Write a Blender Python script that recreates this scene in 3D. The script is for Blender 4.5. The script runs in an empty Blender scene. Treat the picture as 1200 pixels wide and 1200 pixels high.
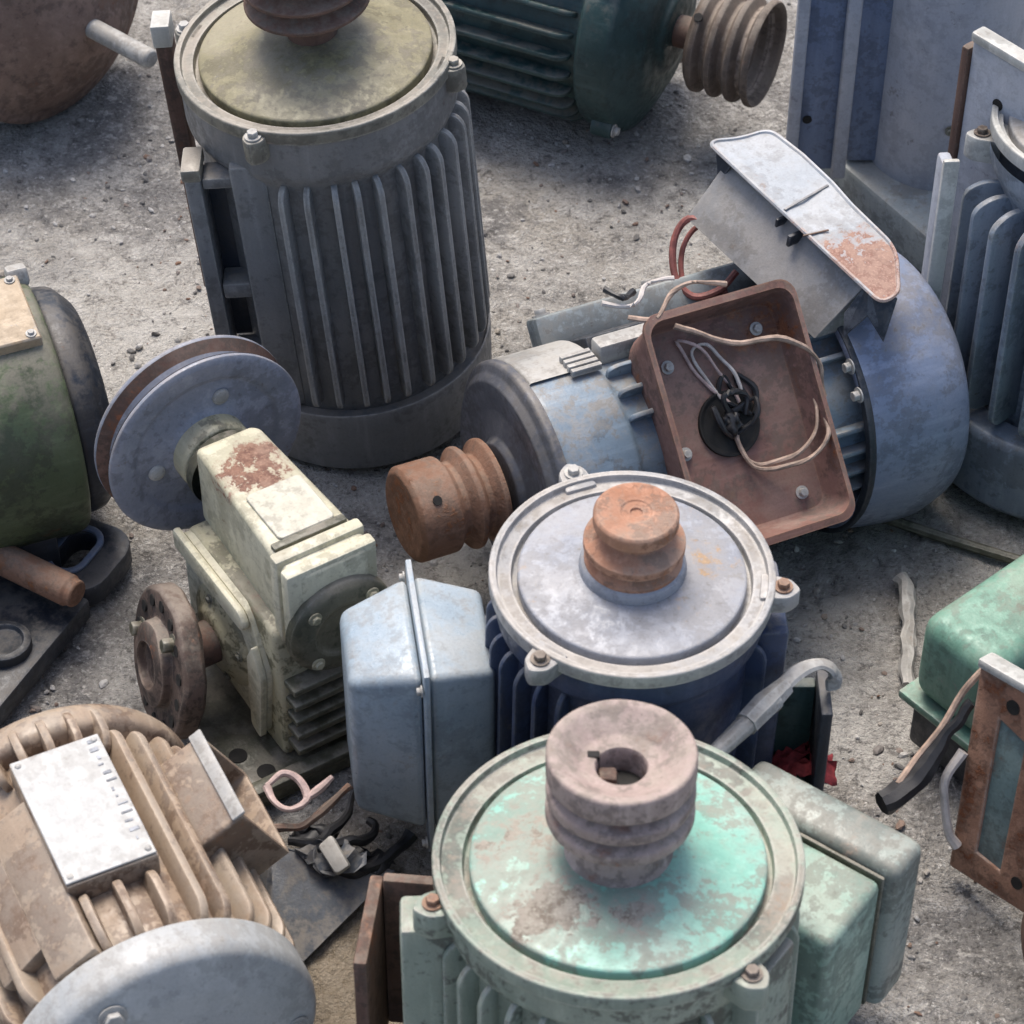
import bpy, bmesh, math, random
from mathutils import Vector, Matrix, noise
from math import pi, sin, cos, radians as R_
random.seed(7)
S = bpy.context.scene
C = S.collection

# ------------------------------------------------------------------ camera, sky, sun, exposure
cam = bpy.data.objects.new('camera', bpy.data.cameras.new('camera')); C.objects.link(cam)
PITCH = R_(44.5); DIST = 3.2
cam.location = (0, -DIST*cos(PITCH), DIST*sin(PITCH))
cam.rotation_euler = (pi/2-PITCH, 0, 0)
cam.data.sensor_fit = 'HORIZONTAL'; cam.data.sensor_width = 36; cam.data.lens = 36*3200/1200
cam.data.dof.use_dof = True; cam.data.dof.focus_distance = 3.05; cam.data.dof.aperture_fstop = 11
cam.data.clip_start = .05; cam.data.clip_end = 500
S.camera = cam
S.render.resolution_x = 1024; S.render.resolution_y = 1024

SUN_AZ, SUN_EL = R_(106), R_(64)
sd = Vector((cos(SUN_EL)*cos(SUN_AZ), cos(SUN_EL)*sin(SUN_AZ), sin(SUN_EL)))
w = bpy.data.worlds.new('World'); S.world = w; w.use_nodes = True
wn = w.node_tree.nodes; bg = wn['Background']
sky = wn.new('ShaderNodeTexSky'); sky.sky_type = 'NISHITA'; sky.sun_disc = False
sky.sun_elevation = SUN_EL; sky.sun_rotation = math.atan2(sd.x, sd.y)
sky.air_density = 1.0; sky.dust_density = 4.0; sky.ozone_density = 1.0
w.node_tree.links.new(sky.outputs[0], bg.inputs[0]); bg.inputs[1].default_value = .15
sl = bpy.data.lights.new('sun', 'SUN'); sl.energy = 2.3; sl.angle = R_(28); sl.color = (1, .94, .86)
so = bpy.data.objects.new('sun', sl); C.objects.link(so); so.location = (-2, 4, 6)
so.rotation_euler = sd.to_track_quat('Z', 'Y').to_euler()
S.view_settings.view_transform = 'Standard'; S.view_settings.look = 'None'
S.view_settings.gamma = 1; S.view_settings.use_curve_mapping = False
S.view_settings.exposure = .5
S.render.engine = 'CYCLES'
S.cycles.max_bounces = 4; S.cycles.diffuse_bounces = 3; S.cycles.glossy_bounces = 2
S.cycles.use_adaptive_sampling = True; S.cycles.adaptive_threshold = .02

# ------------------------------------------------------------------ materials
def rgba(c): return (c[0], c[1], c[2], 1)
class NT:
    def __init__(s, name):
        s.m = bpy.data.materials.new(name); s.m.use_nodes = True
        s.t = s.m.node_tree; s.n = s.t.nodes; s.b = s.n['Principled BSDF']
    def new(s, k, **kw):
        n = s.n.new(k)
        for a, v in kw.items(): setattr(n, a, v)
        return n
    def l(s, a, b): s.t.links.new(a, b)
    def noise(s, vec, scale, detail=4, rough=.6, dist=0):
        n = s.new('ShaderNodeTexNoise'); n.inputs['Scale'].default_value = scale
        n.inputs['Detail'].default_value = detail; n.inputs['Roughness'].default_value = rough
        n.inputs['Distortion'].default_value = dist; s.l(vec, n.inputs['Vector']); return n.outputs[0]
    def ramp(s, fac, a, b, lo=0, hi=1):
        n = s.new('ShaderNodeMapRange'); n.interpolation_type = 'SMOOTHSTEP'
        n.inputs['From Min'].default_value = a; n.inputs['From Max'].default_value = b
        n.inputs['To Min'].default_value = lo; n.inputs['To Max'].default_value = hi
        s.l(fac, n.inputs[0]); return n.outputs[0]
    def mul(s, a, b, op='MULTIPLY'):
        n = s.new('ShaderNodeMath', operation=op)
        for i, v in enumerate((a, b)):
            if isinstance(v, (int, float)): n.inputs[i].default_value = v
            else: s.l(v, n.inputs[i])
        return n.outputs[0]
    def mix(s, fac, a, b, mode='MIX'):
        n = s.new('ShaderNodeMix', data_type='RGBA', blend_type=mode)
        for i, v in ((0, fac), (6, a), (7, b)):
            if isinstance(v, (int, float)): n.inputs[i].default_value = v
            elif isinstance(v, tuple): n.inputs[i].default_value = rgba(v)
            else: s.l(v, n.inputs[i])
        return n.outputs[2]

RUST_A, RUST_B = (.20, .075, .035), (.085, .035, .022)
DUST = (.34, .30, .25)
def worn(name, col, col2=None, rust=.25, dust=.5, dirt=.4, edge=(.42, .40, .36), edge_amt=.5, rough=.46, dirtcol=(.045, .04, .035), rust_a=RUST_A, rust_b=RUST_B, var=.3, rscale=9, bump=.25, spec=.45, bias=(), chip=.55):
    """paint over cast iron or sheet: fading, grime, runs, rust, dust lying on top, chipped edges"""
    t = NT(name)
    tc = t.new('ShaderNodeTexCoord'); oi = t.new('ShaderNodeObjectInfo')
    ad = t.new('ShaderNodeVectorMath', operation='MULTIPLY_ADD')
    t.l(oi.outputs['Random'], ad.inputs[0]); ad.inputs[1].default_value = (7, 11, 5); t.l(tc.outputs['Object'], ad.inputs[2])
    v = ad.outputs[0]
    n1 = t.noise(v, 11, 2, .6); n2 = t.noise(v, 75, 3, .7); n3 = t.noise(v, rscale, 6, .74); n4 = t.noise(v, 330, 2, .6)
    for cen, rad, amt in bias:
        dn = t.new('ShaderNodeVectorMath', operation='DISTANCE'); t.l(tc.outputs['Object'], dn.inputs[0]); dn.inputs[1].default_value = cen
        n3 = t.mul(n3, t.ramp(dn.outputs['Value'], rad, rad*.2, 0, amt), 'ADD')
    mp = t.new('ShaderNodeVectorMath', operation='MULTIPLY'); t.l(v, mp.inputs[0]); mp.inputs[1].default_value = (70, 70, 7)
    st = t.noise(mp.outputs[0], 1, 3, .65)
    col2 = col2 or tuple(min(1, c*1.45+.02) for c in col)
    c = t.mix(t.ramp(n1, .2, .8), col, col2)
    c = t.mix(t.ramp(st, .5, .75, 0, var*.8), c, tuple(x*.45 for x in col))
    c = t.mix(t.ramp(st, .48, .32, 0, var*.7), c, tuple(min(1, x*1.5+.03) for x in col2))
    n5 = t.noise(v, 24, 6, .78)
    c = t.mix(t.mul(t.ramp(n5, .640, .655), chip), c, tuple(x*.45+.03 for x in edge))
    c = t.mix(t.mul(t.ramp(n5, .335, .32), chip*.7), c, dirtcol)
    gr = t.mul(t.ramp(t.mul(n3, t.mul(n2, .5), 'ADD'), .73, .81), dirt)
    c = t.mix(gr, c, dirtcol)
    c = t.mix(t.mul(t.ramp(n2, .60, .66, 0, .3+dirt*.5), t.ramp(n3, .50, .62)), c, dirtcol)
    rm = None
    if rust > 0:
        th = .77-.36*rust
        q = t.mul(n3, t.mul(t.mul(n2, .5, 'SUBTRACT'), .30), 'ADD')
        rm = t.ramp(q, th, th+.03)
        rc = t.mix(t.ramp(n2, .38, .62), rust_b, rust_a)
        rc = t.mix(t.ramp(n4, .5, .7, 0, .5), rc, tuple(min(1, x*1.8) for x in rust_a))
        c = t.mix(t.ramp(q, th-.07, th+.02, 0, .45), c, rust_a)
        c = t.mix(rm, c, rc)
    geo = t.new('ShaderNodeNewGeometry')
    if dust > 0:
        sp = t.new('ShaderNodeSeparateXYZ'); t.l(geo.outputs['Normal'], sp.inputs[0])
        dm = t.mul(t.ramp(sp.outputs[2], .2, .98), t.ramp(t.mul(n2, n1, 'ADD'), .82, 1.15))
        c = t.mix(t.mul(dm, dust), c, DUST)
    bv = t.new('ShaderNodeBevel', samples=4); bv.inputs['Radius'].default_value = .0045
    dt = t.new('ShaderNodeVectorMath', operation='DOT_PRODUCT'); t.l(bv.outputs[0], dt.inputs[0]); t.l(geo.outputs['True Normal'], dt.inputs[1])
    em = t.mul(t.ramp(dt.outputs['Value'], .985, .90), t.ramp(n2, .36, .56, 0, edge_amt))
    c = t.mix(em, c, edge)
    c = t.mix(t.ramp(n4, .45, .65, 0, .10), c, tuple(x*.35 for x in col))
    t.l(c, t.b.inputs['Base Color'])
    r = t.ramp(n2, .3, .7, rough-.12, min(1, rough+.2))
    if rm is not None:
        mx = t.new('ShaderNodeMix', data_type='FLOAT'); t.l(rm, mx.inputs[0]); t.l(r, mx.inputs[2]); mx.inputs[3].default_value = .92; r = mx.outputs[0]
    t.l(r, t.b.inputs['Roughness']); t.b.inputs['Specular IOR Level'].default_value = spec
    h = t.mul(t.mul(n2, .6), t.mul(n4, .4), 'ADD')
    if rm is not None: h = t.mul(h, t.mul(rm, .3), 'ADD')
    bp = t.new('ShaderNodeBump'); bp.inputs['Strength'].default_value = bump; bp.inputs['Distance'].default_value = .0025
    t.l(h, bp.inputs['Height']); t.l(bp.outputs[0], t.b.inputs['Normal'])
    return t.m
def plain(name, col, rough=.6, var=.4, metal=0.):
    t = NT(name); tc = t.new('ShaderNodeTexCoord')
    n = t.noise(tc.outputs['Object'], 60, 5, .65)
    c = t.mix(t.ramp(n, .3, .7), tuple(x*(1-var) for x in col), tuple(min(1, x*(1+var)) for x in col))
    t.l(c, t.b.inputs['Base Color']); t.b.inputs['Roughness'].default_value = rough; t.b.inputs['Metallic'].default_value = metal
    bp = t.new('ShaderNodeBump'); bp.inputs['Strength'].default_value = .2; bp.inputs['Distance'].default_value = .003
    t.l(n, bp.inputs['Height']); t.l(bp.outputs[0], t.b.inputs['Normal'])
    return t.m

M = {}
M['a_body'] = worn('charcoal_paint', (.15, .152, .154), (.20, .20, .20), rust=.1, dust=.55, dirt=.3, edge=(.36, .35, .33), edge_amt=.85)
M['a_fin'] = worn('dusty_grey_fin_paint', (.21, .21, .208), (.28, .275, .265), rust=.12, dust=.6, dirt=.35, edge=(.50, .49, .46), edge_amt=1.0)
M['a_rim'] = worn('dusty_charcoal_rim', (.14, .135, .115), (.24, .225, .18), rust=.15, dust=.8, edge=(.5, .48, .42), edge_amt=.8)
M['a_disc'] = worn('khaki_dirt_disc', (.20, .175, .095), (.30, .27, .16), rust=.1, dust=.35, dirt=.5, dirtcol=(.07, .06, .035), edge_amt=.3)
M['b_disc'] = worn('lavender_grey_paint', (.27, .29, .335), (.35, .36, .39), bias=(((0, 0, .385), .085, .10), ((.075, .02, .38), .05, .12)), rscale=16, rust=.2, dust=.25, dirt=.22, rust_a=(.42, .27, .15), rust_b=(.30, .22, .15), edge=(.6, .58, .55), var=.12)
M['b_body'] = worn('navy_paint', (.035, .05, .10), (.06, .085, .15), rust=.08, dust=.45, dirt=.3, edge=(.25, .27, .30), edge_amt=.5)
M['b_rim'] = worn('grey_rim_paint', (.30, .30, .30), (.44, .42, .40), rust=.22, dust=.5, dirt=.3, edge=(.66, .63, .58), edge_amt=.9)
M['b_box'] = worn('pale_blue_grey_paint', (.27, .34, .40), (.40, .46, .50), rust=.05, dust=.3, dirt=.2, edge=(.6, .62, .62), edge_amt=.7, rough=.38, var=.1, spec=.5)
M['c_disc'] = worn('mint_green_paint', (.19, .43, .34), (.33, .55, .46), rust=.24, dust=.4, dirt=.6, dirtcol=(.20, .185, .155), rust_a=(.31, .28, .235), rust_b=(.18, .15, .12), rscale=15, var=.2, bias=(((-.065, -.055, .37), .085, .17), ((-.10, .03, .37), .07, .14), ((.012, -.075, .37), .035, .16)))
M['c_rim'] = worn('dull_green_rim_paint', (.20, .25, .20), (.33, .37, .30), rust=.32, dust=.6, dirt=.65, edge=(.52, .52, .45), edge_amt=.9, rust_a=(.22, .15, .10), rust_b=(.12, .09, .07))
M['c_box'] = worn('grey_green_paint', (.24, .36, .29), (.36, .48, .39), rust=.1, dust=.35, dirt=.4, edge=(.45, .46, .40), edge_amt=.6, var=.2, rough=.45)
M['c_lid'] = worn('worn_grey_green_paint', (.25, .29, .255), (.32, .36, .32), rust=.12, dust=.35, dirt=.45, edge=(.45, .44, .38), edge_amt=.7, var=.3, rough=.42, rust_a=(.3, .24, .19), rust_b=(.2, .17, .14))
M['c_pul'] = worn('mauve_rust_iron', (.33, .25, .22), (.43, .34, .305), rscale=20, bump=.5, rust=.4, dust=.5, dirt=.4, edge=(.42, .34, .30), edge_amt=.5, rust_a=(.24, .14, .11), rust_b=(.17, .11, .09), rough=.75)
M['d_body'] = worn('steel_blue_paint', (.16, .22, .28), (.24, .30, .36), rust=.16, dust=.55, dirt=.4, edge=(.42, .42, .40), edge_amt=.7)
M['d_end'] = worn('shaded_slate_paint', (.085, .09, .105), (.13, .13, .145), rust=.15, dust=.4, edge=(.32, .30, .28), edge_amt=.5)  # slate darkened, putting the shade on the down-facing end into the paint
M['d_cov'] = worn('blue_grey_cover_paint', (.19, .235, .34), (.26, .29, .38), rust=.13, dust=.3, dirt=.3, edge=(.3, .3, .32), edge_amt=.4, rough=.42, rust_a=(.15, .12, .11), rust_b=(.11, .10, .10))
M['d_lid'] = worn('chalky_grey_lid_paint', (.33, .36, .39), (.45, .47, .49), rust=.3, dust=.2, dirt=.2, edge=(.62, .58, .55), edge_amt=.6, rscale=9, rust_a=(.34, .20, .15), rust_b=(.24, .13, .10), var=.15, bias=(((.135, -.03, 0), .15, .17),))
M['d_lidside'] = worn('grey_lid_side_shade', (.22, .225, .23), (.30, .29, .28), rust=.2, dust=.3, dirt=.3, rust_a=(.26, .17, .12), rust_b=(.16, .12, .10))  # darker lid grey: the shade on the skirt side is painted in
M['rustbox'] = worn('red_brown_rust', (.185, .095, .075), (.25, .14, .115), rust=.4, dust=.3, dirt=.45, edge=(.36, .20, .13), edge_amt=.6, rough=.85)
M['rust'] = worn('orange_rust_iron', (.20, .10, .06), (.28, .155, .10), rscale=22, bump=.6, rust=.5, dust=.3, dirt=.35, edge=(.42, .26, .17), edge_amt=.6, rough=.85, rust_a=(.24, .095, .04), rust_b=(.13, .055, .03))
M['b_pul'] = worn('bright_rust_iron', (.36, .17, .10), (.45, .26, .175), rust=.45, rscale=22, bump=.6, dust=.45, dirt=.55, dirtcol=(.12, .06, .04), edge=(.55, .36, .26), edge_amt=.6, rough=.8, rust_a=(.32, .14, .07), rust_b=(.21, .10, .06))
M['darkrust'] = worn('dark_brown_rust', (.10, .055, .04), (.17, .10, .075), rust=.4, dust=.35, dirt=.5, edge=(.28, .2, .15), edge_amt=.5, rough=.85)
M['i_rust'] = worn('pale_brown_rust', (.17, .11, .085), (.26, .18, .145), rust=.4, dust=.45, dirt=.4, edge=(.36, .28, .22), edge_amt=.6, rough=.8, rust_a=(.19, .09, .055), rust_b=(.11, .06, .045))
M['cream'] = worn('cream_paint', (.52, .49, .35), (.62, .59, .45), rust=.17, dust=.2, dirt=.35, dirtcol=(.12, .105, .06), edge=(.70, .67, .55), edge_amt=.6, rscale=8, var=.2)
M['creamrust'] = worn('cream_paint_flaking', (.52, .49, .35), (.62, .59, .45), rust=.17, dust=.2, dirt=.3, dirtcol=(.12, .105, .06), edge=(.70, .67, .55), edge_amt=.6, rscale=16, var=.2, rust_a=(.24, .13, .09), rust_b=(.15, .08, .06), bias=(((-.055, .004, .30), .062, .36),))
M['cream_shade_dirt'] = worn('dirty_shaded_cream_paint', (.38, .345, .22), (.50, .465, .325), rust=.2, dust=.35, dirt=.75, dirtcol=(.09, .085, .045), edge=(.5, .47, .36), edge_amt=.6)  # dirty cream, also darkened to paint in the shade on the gearbox sides
M['oily'] = worn('oily_moss_iron', (.075, .075, .05), (.13, .12, .085), rust=.15, dust=.5, dirt=.6, dirtcol=(.03, .035, .02), edge=(.33, .32, .26), edge_amt=.7)
M['e_disc'] = worn('blue_steel', (.20, .22, .27), (.30, .31, .35), rust=.14, dust=.15, dirt=.3, edge=(.42, .36, .33), edge_amt=.7, rust_a=(.24, .17, .14), rust_b=(.15, .11, .1), rough=.45)
M['label_cream'] = worn('cream_plate', (.47, .45, .36), (.54, .52, .43), rust=.1, dust=.2, dirt=.25, edge_amt=.3, var=.08, bump=.1)
M['tan'] = worn('tan_brown_paint', (.28, .205, .145), (.40, .31, .225), rust=.34, dust=.5, dirt=.7, dirtcol=(.11, .06, .035), edge=(.58, .45, .33), edge_amt=.8, rust_a=(.23, .135, .08), rust_b=(.15, .09, .06))
M['plate_w'] = worn('weathered_white_plate', (.42, .42, .405), (.48, .485, .475), rust=.12, dust=.1, dirt=.18, dirtcol=(.25, .22, .18), edge_amt=.3, rust_a=(.45, .35, .26), rust_b=(.35, .3, .25), var=.12, bump=.12)
M['f_end'] = worn('light_grey_paint', (.36, .37, .37), (.46, .47, .46), rust=.12, dust=.3, dirt=.3, dirtcol=(.18, .18, .17), edge=(.6, .58, .54), edge_amt=.6, rust_a=(.36, .3, .24), rust_b=(.28, .25, .22), var=.15)
M['olive'] = worn('olive_green_paint', (.06, .082, .04), (.10, .125, .065), rust=.12, dust=.4, dirt=.55, dirtcol=(.03, .032, .022), edge=(.4, .4, .33), edge_amt=.6)
M['plate_t'] = worn('tan_plate', (.33, .24, .145), (.42, .32, .21), rust=.15, dust=.2, dirt=.25, dirtcol=(.2, .15, .1), edge_amt=.4, var=.12, rust_a=(.4, .25, .14), rust_b=(.3, .2, .13))
M['black'] = worn('black_blue_iron', (.018, .022, .03), (.035, .042, .055), rust=.1, dust=.25, dirt=.3, edge=(.14, .15, .17), edge_amt=.6)
M['teal'] = worn('dark_teal_paint', (.018, .045, .045), (.035, .075, .075), rust=.12, dust=.35, dirt=.4, dirtcol=(.018, .02, .018), edge=(.12, .16, .16), edge_amt=.5)
M['k'] = worn('lavender_blue_paint', (.36, .385, .44), (.43, .44, .47), rust=.1, dust=.25, dirt=.14, edge=(.36, .32, .28), edge_amt=.6, rust_a=(.24, .19, .15), rust_b=(.17, .14, .12), rough=.5, var=.15)
M['kblue'] = worn('blue_panel_paint', (.13, .18, .29), (.19, .24, .34), rust=.1, dust=.25, dirt=.3, edge=(.3, .28, .26), edge_amt=.6)
M['kbase'] = worn('green_grey_base_paint', (.24, .275, .285), (.32, .35, .35), rust=.12, dust=.35, dirt=.35, edge=(.35, .36, .34), edge_amt=.6)
M['l'] = worn('blue_slate_paint', (.19, .23, .29), (.27, .31, .36), rust=.1, dust=.4, dirt=.35, edge=(.42, .43, .42), edge_amt=.8)
M['l_rim'] = worn('chalk_white_rim', (.42, .42, .39), (.55, .54, .50), rust=.15, dust=.3, dirt=.25, edge=(.75, .73, .68), edge_amt=.8)
M['m_green'] = worn('sea_green_paint', (.13, .27, .20), (.22, .38, .29), rust=.1, dust=.3, dirt=.3, edge=(.5, .55, .48), edge_amt=.8, rough=.45)
M['m_rust'] = worn('rust_frame', (.27, .135, .085), (.35, .20, .135), rscale=18, bump=.6, rust=.5, dust=.2, dirt=.4, edge=(.6, .5, .42), edge_amt=.6, rough=.85)
M['m_blue'] = worn('faded_blue_strip', (.12, .185, .19), (.19, .25, .24), rscale=18, rust=.34, dust=.1, dirt=.3, edge_amt=.2)
M['steel'] = worn('pale_worn_steel', (.34, .33, .31), (.46, .45, .42), rust=.2, dust=.3, dirt=.3, edge=(.62, .6, .56), edge_amt=.6, rough=.5, rust_a=(.3, .2, .14), rust_b=(.2, .14, .1))
M['hole'] = plain('dark_hole_shade', (.012, .011, .01), .8)  # near-black colour paints the shade inside holes and open mouths
M['wire_tan'] = plain('tan_wire_sleeve', (.36, .26, .20), .6)
M['wire_red'] = plain('faded_red_wire', (.25, .085, .07), .55)
M['wire_blk'] = plain('black_rubber', (.02, .02, .022), .5)
M['wire_wht'] = plain('dirty_white_wire', (.55, .50, .46), .6, .2)
M['wire_pink'] = plain('pinkish_lug_metal', (.48, .36, .33), .5, .3)
M['rag'] = plain('dark_red_cloth', (.22, .025, .03), .85)
M['sprocket'] = worn('greasy_brown_iron', (.085, .058, .045), (.15, .105, .085), rust=.3, dust=.5, dirt=.7, dirtcol=(.025, .02, .018), edge=(.36, .28, .22), edge_amt=.7, rscale=18, rough=.7)
M['faded'] = plain('faded_print', (.30, .31, .33), .8, .5)
M['brown_iron'] = worn('grey_brown_iron', (.09, .066, .052), (.15, .115, .09), rust=.25, dust=.4, dirt=.4, edge=(.36, .30, .25), edge_amt=.7, rust_a=(.15, .085, .06), rust_b=(.09, .055, .045), rough=.75)
M['plast'] = worn('dark_slate_plastic', (.07, .08, .095), (.11, .12, .135), rust=0, dust=.5, dirt=.3, edge=(.3, .3, .3), edge_amt=.4)

def ground_mat():
    t = NT('grimy_concrete'); g = t.new('ShaderNodeNewGeometry'); v = g.outputs['Position']
    big = t.noise(v, 2.2, 5, .55, .4); mid = t.noise(v, 10, 6, .7, .4); fine = t.noise(v, 48, 5, .75, .3); sp = t.noise(v, 190, 3, .7)
    c = t.mix(t.ramp(big, .38, .62), (.235, .225, .213), (.35, .325, .285))
    c = t.mix(t.ramp(mid, .48, .62, 0, .8), c, (.40, .385, .36))
    c = t.mix(t.ramp(mid, .45, .36, 0, .6), c, (.13, .127, .13))
    c = t.mix(t.ramp(fine, .54, .64, 0, .75), c, (.50, .48, .45))
    c = t.mix(t.ramp(fine, .45, .34, 0, .75), c, (.065, .06, .058))
    c = t.mix(t.ramp(sp, .52, .64, 0, .5), c, (.07, .065, .06))
    c = t.mix(t.ramp(sp, .42, .34, 0, .55), c, (.58, .56, .53))
    c = t.mix(t.ramp(t.noise(v, 85, 5, .8), .63, .66, 0, .85), c, (.66, .64, .61))
    c = t.mix(t.mul(t.ramp(t.noise(v, 1.9, 5, .62), .46, .62), t.ramp(fine, .36, .56, .2, .75)), c, (.50, .48, .445))
    vo = t.new('ShaderNodeTexVoronoi', feature='DISTANCE_TO_EDGE'); vo.inputs['Scale'].default_value = 1.7
    wv = t.new('ShaderNodeVectorMath', operation='MULTIPLY_ADD'); nv = t.new('ShaderNodeTexNoise'); nv.inputs['Scale'].default_value = 6; nv.inputs['Detail'].default_value = 4
    t.l(v, nv.inputs['Vector']); t.l(nv.outputs['Color'], wv.inputs[0]); wv.inputs[1].default_value = (.25, .25, 0); t.l(v, wv.inputs[2]); t.l(wv.outputs[0], vo.inputs['Vector'])
    c = t.mix(t.ramp(vo.outputs['Distance'], .008, .001, 0, .25), c, (.05, .047, .045))
    c = t.mix(t.mul(t.ramp(t.noise(v, 3.7, 4, .6), .60, .68), .3), c, (.055, .05, .047))
    # brown earth washed in round the front left corner of the yard
    sx = t.new('ShaderNodeVectorMath', operation='DISTANCE'); t.l(v, sx.inputs[0]); sx.inputs[1].default_value = (-.2, -.72, 0)
    em = t.mul(t.ramp(t.mul(sx.outputs['Value'], t.mul(mid, .25), 'ADD'), .46, .22), .75)
    c = t.mix(em, c, t.mix(fine, (.15, .115, .075), (.36, .29, .20)))
    t.l(c, t.b.inputs['Base Color']); t.b.inputs['Roughness'].default_value = .9; t.b.inputs['Specular IOR Level'].default_value = .25
    h = t.mul(t.mul(fine, 1.), t.mul(sp, .6), 'ADD')
    bp = t.new('ShaderNodeBump'); bp.inputs['Strength'].default_value = 1.; bp.inputs['Distance'].default_value = .011
    t.l(h, bp.inputs['Height']); t.l(bp.outputs[0], t.b.inputs['Normal']); return t.m
def gravel_mat():
    t = NT('gravel_stone'); g = t.new('ShaderNodeNewGeometry')
    cr = t.new('ShaderNodeValToRGB'); t.l(g.outputs['Random Per Island'], cr.inputs[0])
    e = cr.color_ramp.elements; e[0].color = (.10, .095, .09, 1); e[1].color = (.58, .56, .53, 1)
    for p, q in ((.3, (.22, .21, .20)), (.55, (.22, .12, .075)), (.6, (.36, .32, .27)), (.8, (.42, .41, .40))):
        k = e.new(p); k.color = rgba(q)
    c = t.mix(t.ramp(t.noise(g.outputs['Position'], 300, 3), .35, .7, 0, .4), cr.outputs[0], (.08, .075, .07))
    t.l(c, t.b.inputs['Base Color']); t.b.inputs['Roughness'].default_value = .9; return t.m

# ------------------------------------------------------------------ mesh helpers
I4 = Matrix.Identity(4)
def T(x=0, y=0, z=0): return Matrix.Translation((x, y, z))
def RX(d): return Matrix.Rotation(R_(d), 4, 'X')
def RY(d): return Matrix.Rotation(R_(d), 4, 'Y')
def RZ(d): return Matrix.Rotation(R_(d), 4, 'Z')
def basis(o, x, z):
    z = Vector(z).normalized(); x = Vector(x); x = (x-z*x.dot(z)).normalized(); y = z.cross(x)
    m = Matrix((x, y, z)).transposed().to_4x4(); m.translation = o; return m
def az(d): return Vector((cos(R_(d)), sin(R_(d)), 0))

def rnd(pts, r, n=3, closed=False):
    """round the corners of a 2-D line"""
    out = []; N = len(pts)
    for i, p in enumerate(pts):
        p = Vector(p)
        if not closed and i in (0, N-1): out.append(p); continue
        a = Vector(pts[i-1])-p; b = Vector(pts[(i+1) % N])-p
        k = min(r, a.length*.45, b.length*.45)
        if k < 1e-5: out.append(p); continue
        a = p+a.normalized()*k; b = p+b.normalized()*k
        for j in range(n+1):
            u = j/n; out.append(a*(1-u)**2+p*2*u*(1-u)+b*u*u)
    return out
def lathe(prof, seg=72, r=.002, n=2, a0=0., a1=2*pi):
    bm = bmesh.new(); pts = rnd(prof, r, n) if r else [Vector(p) for p in prof]
    full = abs(a1-a0-2*pi) < 1e-4; K = seg if full else seg+1; rings = []
    for p in pts:
        if p[0] < 1e-5: rings.append([bm.verts.new((0, 0, p[1]))])
        else: rings.append([bm.verts.new((p[0]*cos(a0+(a1-a0)*k/seg), p[0]*sin(a0+(a1-a0)*k/seg), p[1])) for k in range(K)])
    for A, B in zip(rings, rings[1:]):
        for k in range(seg):
            q = (k+1) % K
            f = [A[k % len(A)], A[q % len(A)], B[q % len(B)], B[k % len(B)]]
            g = []
            for x in f:
                if x not in g: g.append(x)
            if len(g) > 2:
                try: bm.faces.new(g)
                except ValueError: pass
    bmesh.ops.recalc_face_normals(bm, faces=bm.faces)
    return bm
def bev(bm, w, seg=2, ang=30):
    if w <= 0: return bm
    ed = [e for e in bm.edges if len(e.link_faces) == 2 and e.calc_face_angle(0) > R_(ang)]
    bmesh.ops.bevel(bm, geom=ed, offset=w, segments=seg, profile=.5, affect='EDGES', clamp_overlap=True); return bm
def box(x0, x1, y0, y1, z0, z1, b=.004, seg=2, taper=None, m=None):
    bm = bmesh.new(); bmesh.ops.create_cube(bm, size=1)
    for v in bm.verts:
        tx = ty = 1
        if taper and v.co.z > 0: tx, ty = taper
        v.co = Vector(((x0+x1)/2+v.co.x*(x1-x0)*tx, (y0+y1)/2+v.co.y*(y1-y0)*ty, (z0+z1)/2+v.co.z*(z1-z0)))
    bev(bm, b, seg)
    if m: bmesh.ops.transform(bm, matrix=m, verts=bm.verts)
    return bm
def prism(pts, z0, z1, b=.002, seg=2, m=None):
    bm = bmesh.new(); lo = [bm.verts.new((p[0], p[1], z0)) for p in pts]; hi = [bm.verts.new((p[0], p[1], z1)) for p in pts]
    bm.faces.new(lo[::-1]); bm.faces.new(hi); N = len(pts)
    for i in range(N): bm.faces.new((lo[i], lo[(i+1) % N], hi[(i+1) % N], hi[i]))
    bmesh.ops.recalc_face_normals(bm, faces=bm.faces); bev(bm, b, seg, 40)
    if m: bmesh.ops.transform(bm, matrix=m, verts=bm.verts)
    return bm
def slab_hole(outer, inner, z0, z1, b=.002):
    """plate with one opening; outer and inner have the same point count"""
    bm = bmesh.new(); N = len(outer)
    L = [[bm.verts.new((p[0], p[1], z)) for p in q] for q in (outer, inner) for z in (z0, z1)]
    for i in range(N):
        j = (i+1) % N
        bm.faces.new((L[0][i], L[0][j], L[1][j], L[1][i])); bm.faces.new((L[2][i], L[2][j], L[3][j], L[3][i]))
        bm.faces.new((L[1][i], L[1][j], L[3][j], L[3][i])); bm.faces.new((L[0][i], L[0][j], L[2][j], L[2][i]))
    bmesh.ops.recalc_face_normals(bm, faces=bm.faces); bev(bm, b, 2, 50); return bm
def rrect(w, h, r, n=5):
    out = []
    for cx, cy, a in ((w/2-r, h/2-r, 0), (-w/2+r, h/2-r, 90), (-w/2+r, -h/2+r, 180), (w/2-r, -h/2+r, 270)):
        for k in range(n+1): out.append((cx+r*cos(R_(a+90*k/n)), cy+r*sin(R_(a+90*k/n))))
    return out
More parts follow.
